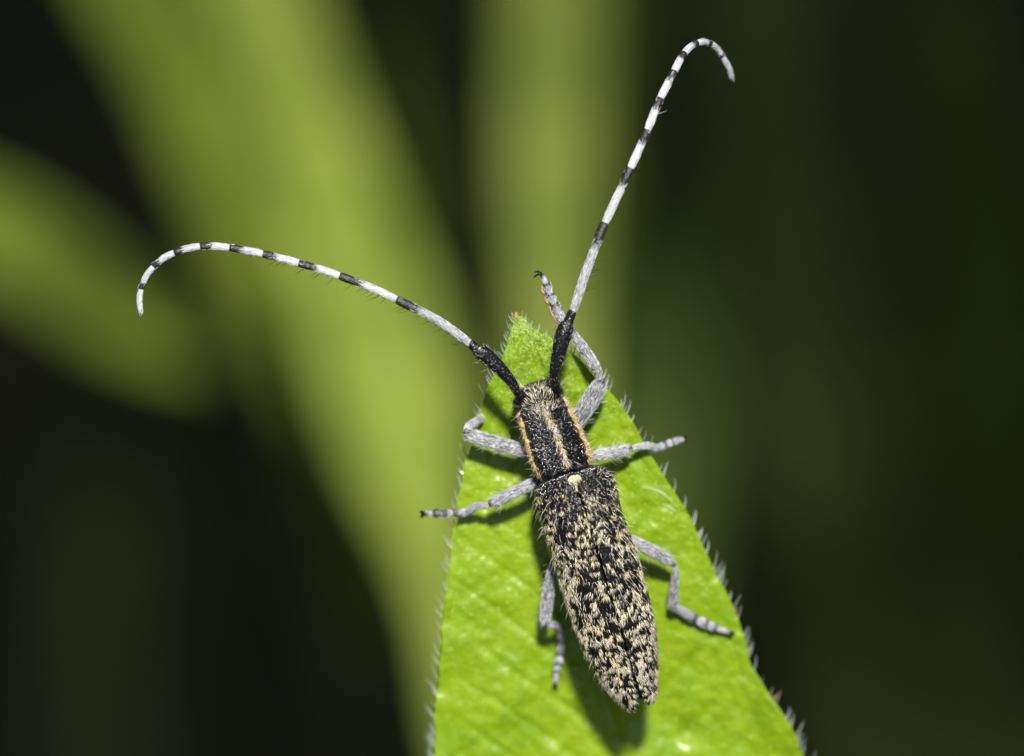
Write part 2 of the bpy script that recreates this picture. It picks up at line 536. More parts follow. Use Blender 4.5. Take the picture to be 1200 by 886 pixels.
BL = [
    ([(600, 1000, 17, 70, .1), (560, 850, 17.5, 75, .1), (530, 720, 18, 60, .1), (508, 620, 18.5, 95, .1), (480, 510, 19, 145, .1), (447, 400, 19.5, 150, .1), (400, 260, 20, 120, .1), (358, 130, 21, 100, .1), (310, 0, 22, 95, .1), (255, -130, 23, 80, .1), (210, -260, 24, 10, .1)],
     M_BLADE, 'widest bright green blurred blade slanting behind the left antenna', (2, 16, -1)),
    ([(0, -330, 19, 60, -.2), (105, -130, 19.5, 120, -.2), (195, 10, 20, 140, -.2), (258, 140, 20.5, 140, -.3), (306, 270, 21, 130, -.3), (362, 410, 21.5, 105, -.3), (410, 540, 22, 80, -.2), (445, 640, 22.5, 50, -.1), (475, 760, 23, 6, 0)],
     M_BLADE2, 'duller blurred blade along the left edge of the widest bright blade', (-16, 26, -1)),
    ([(655, 620, 19, 60, .2), (652, 420, 19.5, 75, .2), (645, 260, 20, 92, .2), (647, 100, 20.5, 108, .2), (653, -60, 21, 105, .2), (660, -260, 22, 10, .2)],
     M_BLADE3, 'upright blurred green blade just left of the right antenna', (3, 23, -1)),
    ([(-380, 130, 20, 70, 0), (-150, 200, 20, 85, 0), (0, 272, 20.5, 96, 0), (100, 340, 21, 96, 0), (175, 392, 21.5, 70, 0), (250, 440, 22, 6, 0)],
     M_BLADE2, 'blurred olive blade entering from the left frame edge, tip below the left antenna', (-9, 20, -1)),
    ([(490, 420, 29, 12, .3), (482, 260, 30, 24, .3), (468, 110, 31, 55, .3), (458, -20, 32, 65, .3), (450, -160, 33, 10, .3)],
     M_BLADE2, 'dim blurred blade between the two brightest upright blades', (0, 40, -1)),
    ([(770, 760, 28.5, 90, 0), (762, 560, 28.5, 125, 0), (768, 420, 29, 140, 0), (780, 290, 30, 90, 0), (790, 180, 31, 10, 0)],
     M_SHADE, 'dim green blurred blade behind the right edge of the leaf', (4, 40, -1)),
    ([(950, 640, 52, 90, .4), (935, 400, 53, 170, .4), (915, 180, 54, 180, .4), (895, -40, 55, 130, .4), (880, -200, 56, 10, .4)],
     M_DULL, 'very dark broad blurred blade right of the curled antenna tip', (8, 62, -1)),
    ([(1140, 1080, 60, 150, .1), (1090, 900, 60, 280, .1), (1060, 720, 61, 330, .1), (1050, 560, 62, 260, .1), (1060, 420, 63, 120, .1), (1070, 330, 64, 10, .1)],
     M_DULL, 'broad dull olive blurred blade filling the lower right corner', (14, 66, -1)),
    ([(1190, 620, 60, 90, .1), (1180, 420, 61, 150, .1), (1150, 230, 62, 140, .1), (1120, 60, 63, 90, .1), (1100, -120, 64, 10, .1)],
     M_BLADE2, 'dark blurred blade along the right frame edge', (14, 70, -1)),
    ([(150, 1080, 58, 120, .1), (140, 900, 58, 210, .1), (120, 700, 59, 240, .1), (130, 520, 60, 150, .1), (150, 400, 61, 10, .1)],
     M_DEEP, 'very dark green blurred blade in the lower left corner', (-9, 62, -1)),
    ([(450, 880, 50, 10, .1), (428, 760, 50, 45, .1), (405, 650, 51, 85, .1), (395, 540, 52, 75, .1), (392, 440, 52, 8, .1)],
     M_BLADE2, 'small dull blurred blade low beside the widest bright blade', (-5, 46, -1)),
    ([(760, -200, 24, 15, -.4), (735, -60, 25, 42, -.4), (715, 80, 25.5, 46, -.4), (705, 220, 26, 36, -.4), (690, 360, 26.5, 6, -.3)],
     M_BLADE2, 'narrow dull blurred blade right beside the upright blade', (9, 40, -1)),
]
for rows, mt, lab, foot in BL:
    blade('grass_blade', rows, mt, lab, foot=foot)


# ------------------------------------------------------------------ the plant whose leaf the beetle stands on
LEFT = [(368, 604.5), (372, 602.5), (381, 600.5), (400, 594.5), (415, 589), (447, 575), (470, 566), (500, 560), (529, 550), (565, 543), (589, 537.5), (616, 532.5),
        (670, 526), (766, 515), (854, 509), (886, 507), (1000, 502), (1150, 505), (1350, 540), (1550, 620), (1700, 720), (1800, 810), (1850, 850), (1900, 868)]
RGHT = [(368, 605.5), (370, 609), (376, 615.5), (385, 625), (397, 647), (425, 681), (452, 707), (467, 721), (486, 736), (516, 754.5), (558, 778), (595, 802.5),
        (653, 830), (716, 861), (806, 896), (821, 908), (884, 942), (1000, 990), (1150, 1035), (1350, 1050), (1550, 1020), (1700, 965), (1800, 920), (1850, 895), (1900, 880)]
LW = [(368, -.20), (390, -.23), (450, -.32), (560, -.42), (700, -.53), (886, -.71), (1150, -1.05), (1500, -1.7), (1900, -3.2)]
nzl = Noise2(21)


def leaf_w(x, y):
    """height of the leaf's upper face"""
    x = np.asarray(x, float); y = np.asarray(y, float)
    l = smooth_tab(LEFT, y); r = smooth_tab(RGHT, y)
    q = np.clip((x-l)/np.maximum(r-l, 1e-3), 0, 1)*2-1
    base = smooth_tab(LW, y)
    wid = np.minimum((r-l)/400, 1)
    fold = 0.05*wid*np.abs(q)**1.5 - 0.035*wid*np.exp(-(q/0.05)**2)
    # quilting between lateral veins that run forward from the midrib
    ph = (y + np.abs(q)*(r-l)*0.42)/62
    lat = -0.009*wid*np.exp(-((ph-np.round(ph))/0.09)**2)*(1-np.abs(q)**4)
    bump = (nzl(x/26+50, y/26+50)-0.5)*0.018*wid + (nzl(x/9+20, y/9+20)-0.5)*0.009
    bump = bump + (nzl(x/85+12, y/120+31)-0.5)*0.07*wid
    return base + fold + lat + bump


def build_plant():
    base = W(874, 1900, -3.2)
    stem_foot = np.array([1.6, 1.0, -2.0])
    root = node('leafy_plant', stem_foot)
    tag(root, 'bright green hairy pointed leaf carrying the beetle, with its stem', 'plant')
    ys = np.unique(np.r_[np.linspace(368, 372, 5), np.linspace(372, 400, 16), np.linspace(400, 900, 150), np.linspace(900, 1900, 90)])
    q = np.sin(np.linspace(-1, 1, 111)*math.pi/2*0.999)
    q = 0.5*q + 0.5*np.linspace(-1, 1, 111)
    Y = np.repeat(ys[:, None], len(q), 1)
    l = smooth_tab(LEFT, ys); r = smooth_tab(RGHT, ys)
    serr = (Noise2(5)(ys/21+3, ys*0+2.5)-0.5)*7*smoothstep(372, 440, ys)
    serr2 = (Noise2(6)(ys/21+3, ys*0+2.5)-0.5)*7*smoothstep(372, 440, ys)
    X = (l+serr)[:, None] + (q[None]+1)/2*((r+serr2)-(l+serr))[:, None]
    wt = leaf_w(X, Y)
    th = 0.028*(1-0.8*np.abs(q)**6)[None]*np.minimum((r-l)/120, 1)[:, None]
    top = W(X, Y, wt)
    bot = W(X, Y, wt-th-0.004)
    ring = np.concatenate([top, bot[:, ::-1]], 1)
    nr, nc = ring.shape[:2]
    caps = np.array([[0, j, j+1] for j in range(1, nc-1)])
    lf = mesh('leaf', ring.reshape(-1, 3), [grid_faces(nr, nc, wrap=True), caps[:, ::-1], caps+(nr-1)*nc], M_LEAF, root, base=base)
    # reddish glandular tip
    tp = resample([(605, 390, -.262, 9), (604.8, 377, -.222, 8.5), (604.8, 370, -.205, 6), (604.6, 366.5, -.20, 2.5)], 12)
    v, f, _, _ = tube(W(tp[:, 0], tp[:, 1], tp[:, 2]), tp[:, 3]/600, seg=12)
    tc = np.clip(np.linspace(-1.6, 1.15, len(v)//12), 0, 1)[:, None]
    col = np.repeat(np.array([[.15, .25, .008]])*(1-tc)+np.array([[.32, .12, .04]])*tc, 12, 0)
    mesh('leaf_tip', v, f, M_LIMB, lf, base=W(605, 372, -.2), colors=col)
    # hairs along the margin
    P, D, L, B, R = [], [], [], [], []
    for side, tabl, sgn in (('l', LEFT, -1), ('r', RGHT, 1)):
        y = 372.0
        while y < 930:
            x = float(smooth_tab(tabl, y)); dx = float(smooth_tab(tabl, y+4)-smooth_tab(tabl, y-4))/8
            out2 = np.array([sgn*1.0, -sgn*dx]); out2 /= np.linalg.norm(out2)
            d2 = out2*random.uniform(0.25, 0.7) + np.array([0.10*sgn if sgn > 0 else -0.28, -1.0])*random.uniform(0.7, 1.0)
            d2 /= np.linalg.norm(d2)
            wv = float(leaf_w(np.array(x), np.array(y)))
            P.append(W(x-sgn*0.8, y, wv-0.006))
            D.append(d2[0]*RIGHT - d2[1]*UP + random.uniform(-.35, .35)*(-FWD))
            ln = random.uniform(11, 28) if y > 420 else random.uniform(11, 20)
            L.append(ln/300); R.append(random.uniform(0.45, 0.95)/300)
            B.append((-out2[0]*0.25*RIGHT+out2[1]*0.25*UP + UP*0.15*0 + RNG.normal(0, .12, 3))*ln/300)
            y += random.uniform(2.2, 7) if y < 450 else random.choice((random.uniform(2, 6), random.uniform(8, 20)))
    P = np.array(P); D = unit(np.array(D))
    v, f, k = hairs(P, D, np.array(L), np.array(R), bend=np.array(B))
    mesh('marginal_hair', v, f, M_SETA, lf, colors=np.array([.46, .50, .44]), kind='stuff')
    # short bristles on the upper face
    n = 1900
    y = np.r_[RNG.uniform(374, 900, n), RNG.uniform(372, 480, 700)]
    l = smooth_tab(LEFT, y); r = smooth_tab(RGHT, y)
    x = l + (r-l)*RNG.uniform(0.02, 0.98, len(y))
    keep = RNG.random(len(y)) < np.where(y < 480, 1.0, (r-l)/440)
    x, y = x[keep], y[keep]
    p = W(x, y, leaf_w(x, y)-0.001)
    d = unit(0.55*UP + (-FWD)*0.35 + RNG.normal(0, .38, (len(x), 3)))
    v, f, k = hairs(p, d, RNG.uniform(2.5, 8, len(x))/300, RNG.uniform(.2, .45, len(x))/300)
    mesh('surface_hair', v, f, M_SETA, lf, colors=np.array([.55, .66, .38]), kind='stuff')
    # two pale scratches / dried threads lying on the leaf
    for pts in ([(752, 571), (765, 573), (778, 579), (788, 589)], [(775, 590), (785, 594), (793, 600)]):
        rr = resample([(a, b) for a, b in pts], 14)
        c = W(rr[:, 0], rr[:, 1], leaf_w(rr[:, 0], rr[:, 1])+0.002)
        v, f, _, _ = tube(c, np.r_[np.linspace(.2, .8, 7), np.linspace(.8, .2, 7)]/300, seg=6)
        mesh('dried_thread', v, f, M_SETA, lf, base=c[0], colors=np.array([.6, .66, .45]))
    # rounded papillae, crowded towards the tip
    y = np.r_[372+118*RNG.random(1500)**1.2, RNG.uniform(470, 900, 750)]
    l = smooth_tab(LEFT, y); r = smooth_tab(RGHT, y)
    x = l + (r-l)*RNG.uniform(0.03, 0.97, len(y))
    p = W(x, y, leaf_w(x, y)-0.0015)
    granules('papilla', p, unit(np.repeat((-FWD)[None], len(x), 0)+RNG.normal(0, .12, (len(x), 3))), RNG.uniform(.5, 1.35, len(x))/300*np.where(y > 520, 1.15, 1), lf, M_PAPILLA)
    # reddish gland tips on a few margin teeth
    for gx_, gy_ in ((861.0, 716), (908, 817)):
        c = W(np.array([gx_-2, gx_, gx_+2.2]), np.array([gy_+1.5, gy_, gy_-2.5]), np.full(3, float(leaf_w(np.array(gx_), np.array(gy_)))))
        v, f, _, _ = tube(c, np.array([1.1, 1.3, .6])/300, seg=8)
        mesh('margin_gland', v, f, M_LIMB, lf, base=c[0], colors=np.array([.24, .13, .05]))
    # stem
    pts = resample([base, base+np.array([.5, .5, -1.2]), base+np.array([.9, 1.2, -4]), (1.4, .9, 25), stem_foot], 60)
    v, f, _, _ = tube(pts, np.linspace(0.10, 0.32, 60), seg=12)
    mesh('stem', v, f, M_STEM, root, base=stem_foot)


build_plant()

# ------------------------------------------------------------------ the beetle
A0 = np.array([672.0, 560.0]); DA = np.array([.281, .960]); DB = np.array([.960, -.281])


def body_px(a, b):
    return A0[0] + a*DA[0] + b*DB[0], A0[1] + a*DA[1] + b*DB[1]


def WB(a, b, w):
    x, y = body_px(np.asarray(a, float), np.asarray(b, float))
    return W(x, y, w)


AX_A = unit(WB(10., 0., 0.) - WB(0., 0., 0.))      # towards the tail
AX_B = unit(WB(0., 10., 0.) - WB(0., 0., 0.))      # towards the right flank
beetle = node('longhorn_beetle', WB(60., -3., -.45))
tag(beetle, 'speckled black and cream longhorn beetle with banded antennae on bright leaf', 'beetle')

# ---- body: head, thorax and abdomen in one skin
T_C = [(-121, -11), (-100, -13), (-74, -11), (-45, -8.5), (-25, -7.5), (-10, -6), (10, -3), (270, 0)]
T_HW = [(-121, 9), (-119, 16), (-115, 23), (-109, 28.5), (-103, 30), (-98, 29), (-95, 28.8), (-92, 29.5), (-80, 30.5), (-64, 31), (-50, 33), (-38, 34.2), (-25, 34.2),
        (-19, 33.4), (-15, 32.3), (-11, 31), (-4, 36), (6, 43), (40, 44), (120, 44), (190, 41), (230, 32), (258, 18), (270, 7)]
T_TOP = [(-121, -.20), (-119, -.14), (-115, -.09), (-109, -.05), (-102, -.03), (-97, -.030), (-94, -.034), (-91, -.026), (-75, -.005), (-50, .012), (-30, .010), (-20, .0),
         (-15, -.012), (-11, -.030), (-4, -.050), (20, -.06), (60, -.06), (120, -.10), (180, -.13), (230, -.17), (270, -.22)]
T_BOT = [(-121, -.30), (-118, -.36), (-112, -.41), (-102, -.40), (-95, -.35), (-80, -.33), (-40, -.36), (-11, -.35), (20, -.41), (100, -.44), (200, -.42), (250, -.37), (270, -.30)]


def body_pt(a, th):
    a = np.asarray(a, float); th = np.asarray(th, float)
    c = tab(T_C, a); hw = smooth_tab(T_HW, a); t = smooth_tab(T_TOP, a); bo = smooth_tab(T_BOT, a)
    cs, sn = np.cos(th), np.sin(th)
    ex = 0.86
    b = c + hw*np.sign(cs)*np.abs(cs)**ex
    w = (t+bo)/2 + (t-bo)/2*np.sign(sn)*np.abs(sn)**ex
    return WB(a, b, w)


av = np.unique(np.r_[np.linspace(-121, -90, 40), np.linspace(-90, -20, 50), np.linspace(-20, 10, 30), np.linspace(10, 270, 60)])
th = np.linspace(0, 2*math.pi, 72, endpoint=False)
AA, TH = np.meshgrid(av, th, indexing='ij')
V = body_pt(AA, TH).reshape(-1, 3)
caps = np.array([[0, j, j+1] for j in range(1, 71)])
mesh('body', V, [grid_faces(len(av), 72, wrap=True, flip=True), caps, (caps+(len(av)-1)*72)[:, ::-1]], M_BLACK, beetle)

# ---- elytra
E_L = [(-9, -20), (-7.5, -31), (-4.5, -40), (1, -46.5), (9, -50.2), (20, -51.8), (43, -52.2), (70, -52), (120, -52), (155, -50.8), (193, -48), (215, -44.8), (228, -41.5), (245, -35.5), (258, -30), (270, -24.5), (278, -19.5), (282, -15.5), (284, -11)]
E_R = [(-9, 13), (-8, 23), (-5.5, 33), (-1, 40.5), (7, 45.3), (17, 46.5), (28, 46.3), (45, 44.2), (72, 45.2), (99, 47.2), (145, 46.8), (182, 45.2), (205, 42.3), (217, 39.7), (235, 35), (250, 30.7), (262, 27), (271, 23.8), (277, 19), (280, 15), (281, 11)]
I_L = [(-9, 1.0), (0, .8), (50, 1.6), (90, 2.6), (150, 2.8), (202, 2.9), (255, 1.6), (263, .6), (270, -1.6), (276, -4.0), (281, -7), (284, -10.4)]
I_R = [(-9, 1.6), (0, 1.4), (50, 2.2), (90, 3.2), (150, 3.4), (202, 3.5), (255, 2.8), (263, 3.2), (269, 4.6), (275, 6.8), (279.5, 9.2), (281, 10.9)]
E_W = [(-9, -.085), (-6, -.05), (0, -.02), (12, .005), (30, .018), (60, .015), (120, -.01), (180, -.055), (230, -.105), (260, -.145), (284, -.20)]
E_H = [(-9, .10), (0, .155), (40, .185), (150, .185), (210, .15), (250, .10), (284, .05)]


def elytra_w(a, b, L=None):
    hwl = smooth_tab(E_L, np.minimum(a, 284)); hwr = smooth_tab(E_R, np.minimum(a, 281))
    c = -2.0
    q = np.where(b < c, (b-c)/np.minimum(hwl-c, -1), (b-c)/np.maximum(hwr-c, 1))
    q = np.clip(np.abs(q), 0, 1)
    f = 1-(1-q**2.5)**(1/2.2)
    # shallow ribs along each wing case
    rib = 0.004*np.cos(q*math.pi*5)*(1-q)*smoothstep(10, 60, a)*(1-smoothstep(200, 260, a))
    sut = 0.006*np.exp(-((b-smooth_tab(I_L, np.minimum(a, 284))-.3)/1.2)**2)
    return smooth_tab(E_W, a) - smooth_tab(E_H, a)*f + rib - sut


def build_elytron(sgn):
    out_t, in_t, aend = (E_L, I_L, 284) if sgn < 0 else (E_R, I_R, 281)
    av = np.unique(np.r_[np.linspace(-9, 0, 14), np.linspace(0, 250, 120), np.linspace(250, aend, 40)])
    q = np.linspace(0, 1, 46); q = 1-(1-q)**1.7
    o = smooth_tab(out_t, av); i = smooth_tab(in_t, av)
    B = i[:, None] + (o-i)[:, None]*q[None]
    A = np.repeat(av[:, None], len(q), 1)
    w = elytra_w(A, B)
    top = WB(A, B, w)
    # flank rolls under, then a thin inner face closes the shell
    r1 = WB(A[:, -1], o-sgn*0.4, w[:, -1]-0.03)
    r2 = WB(A[:, -1], o-sgn*2.5, w[:, -1]-0.05)
    inner = WB(A[:, ::-6], B[:, ::-6]*0.96+0*A[:, ::-6], w[:, ::-6]-0.02)
    ring = np.concatenate([top, r1[:, None], r2[:, None], inner[:, 1:]], 1)
    nr, nc = ring.shape[:2]
    caps = np.array([[0, j, j+1] for j in range(1, nc-1)])
    fl = sgn > 0
    return mesh('elytron', ring.reshape(-1, 3), [grid_faces(nr, nc, wrap=True, flip=not fl), caps, (caps+(nr-1)*nc)[:, ::-1]], M_ELYTRA, beetle,
                base=WB(-9., sgn*20., -.1))


ely = {-1: build_elytron(-1), 1: build_elytron(1)}
ely[-1]['label'] = 'wing case on the side of the long left antenna'
ely[1]['label'] = 'wing case on the side of the upright antenna'


def surf_frame(fn, a, b):
    p = fn(a, b)
    pa = fn(a+.8, b)-p; pb = fn(a, b+.8)-p
    return p, unit(np.cross(pb, pa))*1.0, unit(pa), unit(pb)


def fix_normals(n):
    s = np.sign((n*(-FWD)).sum(1)); s[s == 0] = 1
    return n*s[:, None]


nA, nB, nC, nD = Noise2(31), Noise2(32), Noise2(33), Noise2(34)
for sgn in (-1, 1):
    n = 34000
    a = RNG.uniform(-6, 283, n); b = RNG.uniform(-52, 48, n)
    o = smooth_tab(E_L if sgn < 0 else E_R, np.minimum(a, 284 if sgn < 0 else 281))
    i = smooth_tab(I_L if sgn < 0 else I_R, np.minimum(a, 284 if sgn < 0 else 281))
    ok = ((b > o+.3) & (b < i-.3)) if sgn < 0 else ((b < o-.3) & (b > i+.3))
    ok &= a < (284 if sgn < 0 else 281)
    a, b, o, i = a[ok], b[ok], o[ok], i[ok]
    wa = a + 5*(nC(a/20+4, b/14+9)-.5) + 0.10*np.abs(b-2)        # bands sag towards the flanks
    clump = 0.46*nA(wa/4.8+3, b/8.0+60) + 0.54*nB(wa/2.7+9, b/3.4+33)
    big = nD(a/38+5, b/25+8)
    edge = np.abs(b-o) < 6
    cover = tab([(-10, .09), (25, .11), (60, .15), (110, .20), (170, .26), (215, .33), (245, .44), (262, .54), (284, .50)], a)
    thr = 1-cover + (big-.5)*.06 - edge*.24*smoothstep(20, 100, a)
    rank = np.empty(len(a)); rank[np.argsort(clump)] = np.linspace(0, 1, len(a))   # noise as a percentile: cover is then exact
    m = smoothstep(thr-.05, thr+.05, rank + RNG.normal(0, .09, len(a)))
    sparse = 0.045 - 0.02*smoothstep(30, 90, a)
    keep = RNG.random(len(a)) < np.where(a > 255, .9, .75)*np.maximum(m, sparse)
    # a thin dark line is left along the suture
    keep &= ~((np.abs(b-i) < 2.0) & (RNG.random(len(a)) < .9*smoothstep(70, 150, a)))
    a, b, m = a[keep], b[keep], m[keep]
    fn = lambda aa, bb: WB(aa, bb, elytra_w(aa, bb))
    p, nn, ta, tb = surf_frame(fn, a, b); nn = fix_normals(nn)
    lean = (nC(a/11+70, b/11+3)-.5)*1.1
    d = unit(ta + tb*(lean+RNG.normal(0, .22, len(a)))[:, None] + nn*RNG.uniform(.05, .30, len(a))[:, None])
    ln = RNG.uniform(4.0, 8.0, len(a))*tab([(-10, .55), (40, .75), (90, 1), (284, .9)], a)/300
    rad = RNG.uniform(.34, .56, len(a))/300
    front = 1-smoothstep(20, 110, a)
    cream = np.array([.60, .52, .31]); pale = np.array([.62, .58, .46]); gold = np.array([.58, .47, .27]); grey = np.array([.34, .33, .32])
    t = nB(a/16+44, b/16+12)
    col = cream*(1-t[:, None]) + pale*t[:, None]
    col = col*(1-front[:, None]*.5) + gold*front[:, None]*.5
    gt = smoothstep(268, 283, a)[:, None]*.75
    col = col*(1-gt) + grey*gt
    col *= RNG.uniform(.65, 1.12, (len(a), 1))
    v, f, k = hairs(p - nn*.001, d, ln, rad)
    mesh('hair_coat', v, f, M_HAIR, ely[sgn], colors=np.repeat(col, k, 0), kind='stuff')
    # upright black bristles among the pile, pale-tipped ones along the flank
    m2 = 330
    a = RNG.uniform(-4, 262, m2); s = RNG.random(m2)**.6
    o = smooth_tab(E_L if sgn < 0 else E_R, a); i = smooth_tab(I_L if sgn < 0 else I_R, a)
    b = i + (o-i)*s*.985
    p, nn, ta, tb = surf_frame(fn, a, b); nn = fix_normals(nn)
    d = unit(nn + ta*.5 + RNG.normal(0, .25, (m2, 3)))
    pale_t = (RNG.random(m2) < .35)[:, None]
    v, f, k = hairs(p, d, RNG.uniform(7, 16, m2)*tab([(0, 1.1), (100, .8), (270, .5)], a)/300, .22/300, bend=ta*.02)
    mesh('bristle', v, f, M_HAIR, ely[sgn], colors=np.repeat(np.where(pale_t, np.array([[.6, .55, .45]]), np.array([[.01, .01, .01]])), k, 0), kind='stuff')


for sgn in (-1, 1):
    m = 850
    a = 284*RNG.random(m)**2.2 - 6
    o = smooth_tab(E_L if sgn < 0 else E_R, np.minimum(a, 278)); i = smooth_tab(I_L if sgn < 0 else I_R, np.minimum(a, 278))
    b = i + (o-i)*RNG.uniform(.02, .97, m)
    ok = a < 270
    a, b = a[ok], b[ok]
    p, nn, ta, tb = surf_frame(fn, a, b); nn = fix_normals(nn)
    granules('granule', p, nn, RNG.uniform(.7, 1.5, len(a))*tab([(0, 1), (80, .7), (284, .55)], a)/300, ely[sgn])

# ---- scutellum with its cream tuft
def tuft(a0, b0, ra, rb, n, col, name, parent, w0, ln=(5, 8)):
    r = np.sqrt(RNG.random(n)); t = RNG.uniform(0, 2*math.pi, n)
    a = a0 + ra*r*np.cos(t); b = b0 + rb*r*np.sin(t)
    p = WB(a, b, w0 - .01*r*r)
    d = unit(AX_A + RNG.normal(0, .22, (n, 3)) + (-FWD)*RNG.uniform(.05, .45, n)[:, None])
    v, f, k = hairs(p, d, RNG.uniform(*ln, n)/300, .5/300)
    return mesh(name, v, f, M_HAIR, parent, colors=np.repeat(np.array(col)*RNG.uniform(.75, 1.1, (n, 1)), k, 0), kind='stuff')


u = np.linspace(0, math.pi, 12)[:, None]; vv = np.linspace(0, 2*math.pi, 24, endpoint=False)[None]
sc_v = WB(3.5+8.5*np.sin(u)*np.cos(vv)*1.0, 0.5+9.0*np.sin(u)*np.sin(vv)*(1-.25*np.cos(vv)), -.034+.028*np.cos(u)+0*vv)
scut = mesh('scutellum', sc_v.reshape(-1, 3), grid_faces(12, 24, wrap=True), M_BLACK, beetle, base=WB(3., .5, -.02))
tuft(1, .8, 4.5, 7.5, 240, (.66, .56, .36), 'hair_tuft', scut, -.004, (5, 9))
# glossy collar lobes between pronotum and wing cases
for b0, ra, rb, w0 in ((-3.5, 4.0, 5.0, -.035), (9.0, 6.0, 9.0, -.034)):
    lv = WB(-10.5+ra*np.sin(u)*np.cos(vv), b0+rb*np.sin(u)*np.sin(vv), w0-.015+.032*np.cos(u)+0*vv)
    mesh('collar_lobe', lv.reshape(-1, 3), grid_faces(12, 24, wrap=True), M_GLOSS, beetle, base=WB(-10.5, b0, w0))


# ---- hair of head and pronotum
def body_hair(name, a, s, dirs, ln, rad, col, lift=(.1, .4), jit=.25):
    """s: -1..1 across the visible back"""
    thv = math.pi/2 - s*math.pi/2
    p = body_pt(a, thv)
    pa = unit(body_pt(a+.6, thv)-p); pt = unit(body_pt(a, thv-.02)-p)
    nn = fix_normals(np.cross(pt, pa)); nn = unit(nn)
    n = len(a)
    d = unit(pa*dirs[0][:, None] + pt*dirs[1][:, None] + RNG.normal(0, jit, (n, 3)) + nn*RNG.uniform(*lift, n)[:, None])
    v, f, k = hairs(p-nn*.001, d, ln, rad)
    return mesh(name, v, f, M_HAIR, beetle, colors=np.repeat(col, k, 0), kind='stuff')


def b_to_s(a, b):
    c = tab(T_C, a); hw = smooth_tab(T_HW, a)
    cs = np.clip((b-c)/hw, -.999, .999)
    cs = np.sign(cs)*np.abs(cs)**(1/.86)
    return (math.pi/2 - np.arccos(cs))/(math.pi/2)


# median stripe
n = 430
a = RNG.uniform(-97, -14, n)
bc = tab([(-97, -13), (-91, -12.4), (-65, -6.2), (-32, -3.2), (-17, -2.6)], a)
wid = tab([(-97, 7), (-80, 5), (-60, 3.4), (-30, 3.6), (-17, 5)], a)
b = bc + RNG.normal(0, 1, n)*wid*.5
col = np.where(RNG.random((n, 1)) < .55, np.array([[.62, .48, .24]]), np.array([[.55, .52, .47]]))*RNG.uniform(.6, 1.1, (n, 1))
body_hair('median_stripe_hair', a, b_to_s(a, b), (np.full(n, .9), RNG.normal(-.15, .25, n)), RNG.uniform(5, 9, n)/300, .48/300, col)
# flank stripes
for sgn in (-1, 1):
    n = 780
    a = RNG.uniform(-95, -12, n)
    s = sgn*np.clip(RNG.normal(.80, .06, n), .64, .96)
    col = np.array([.64, .46, .20])*RNG.uniform(.7, 1.15, (n, 1))
    fr = smoothstep(-80, -95, -(-a)) if False else (1-smoothstep(-93, -76, a))[:, None]
    col = col*(1-fr*.5)+np.array([.5, .42, .3])*fr*.5
    body_hair('flank_stripe_hair', a, s, (np.full(n, .9), RNG.normal(sgn*.1, .3, n)), RNG.uniform(5, 9, n)/300, .5/300, col)
# granules crowded left of the stripe to stand for sheen; thin silvery pile too
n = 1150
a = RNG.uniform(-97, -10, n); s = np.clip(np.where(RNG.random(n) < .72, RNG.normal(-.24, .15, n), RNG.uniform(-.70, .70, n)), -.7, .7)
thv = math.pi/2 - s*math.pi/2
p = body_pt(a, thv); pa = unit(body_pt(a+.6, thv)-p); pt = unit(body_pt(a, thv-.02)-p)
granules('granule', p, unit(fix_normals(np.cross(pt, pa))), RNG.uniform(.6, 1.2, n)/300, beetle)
n = 300
a = RNG.uniform(-96, -12, n)
s = np.clip(RNG.normal(-.14, .26, n), -.7, .6)
col = np.array([.42, .41, .39])*RNG.uniform(.5, 1.1, (n, 1))
body_hair('sparse_back_hair', a, s, (RNG.normal(.5, .5, n), RNG.normal(.5, .4, n)), RNG.uniform(2.5, 4.5, n)/300, .30/300, col)
# shaggy forehead
n = 390
a = RNG.uniform(-118, -84, n)
s = np.clip(RNG.normal(-.02, .20, n), -.45, .42)
side = s*1.6
col = np.where(RNG.random((n, 1)) < .7, np.array([[.60, .54, .41]]), np.array([[.03, .028, .025]]))*RNG.uniform(.6, 1.15, (n, 1))
body_hair('forehead_hair', a, s, (RNG.normal(-.8, .35, n), side+RNG.normal(0, .3, n)), RNG.uniform(5, 11, n)/300, .42/300, col, lift=(.1, .45))
# fine dark and pale bristles standing off head, pronotum and shoulders
n = 420
a = RNG.uniform(-119, -14, n)
s = np.where(RNG.random(n) < .7, np.sign(RNG.normal(size=n))*RNG.uniform(.6, 1.0, n), RNG.uniform(-.6, .6, n))
dk = (RNG.random(n) < .75)[:, None]
col = np.where(dk, np.array([[.012, .011, .01]]), np.array([[.6, .57, .5]]))
body_hair('standing_bristle', a, s, (RNG.normal(-.2, .5, n), s*.6), RNG.uniform(8, 17, n)/300, .2/300, col, lift=(.7, 1.2))

# ---- eyes: kidney-shaped lobes hugging the antenna sockets
for sgn, a0, b0 in ((-1, -103, -38.5), (1, -102, 13.0)):
    lv = WB(a0+8.5*np.sin(u)*np.cos(vv), b0+5.8*np.sin(u)*np.sin(vv)-sgn*2*np.cos(vv)**2, -.13+.10*np.cos(u)+0*vv)
    mesh('eye', lv.reshape(-1, 3), grid_faces(12, 24, wrap=True), M_GLOSS, beetle, base=WB(a0, b0, -.13))

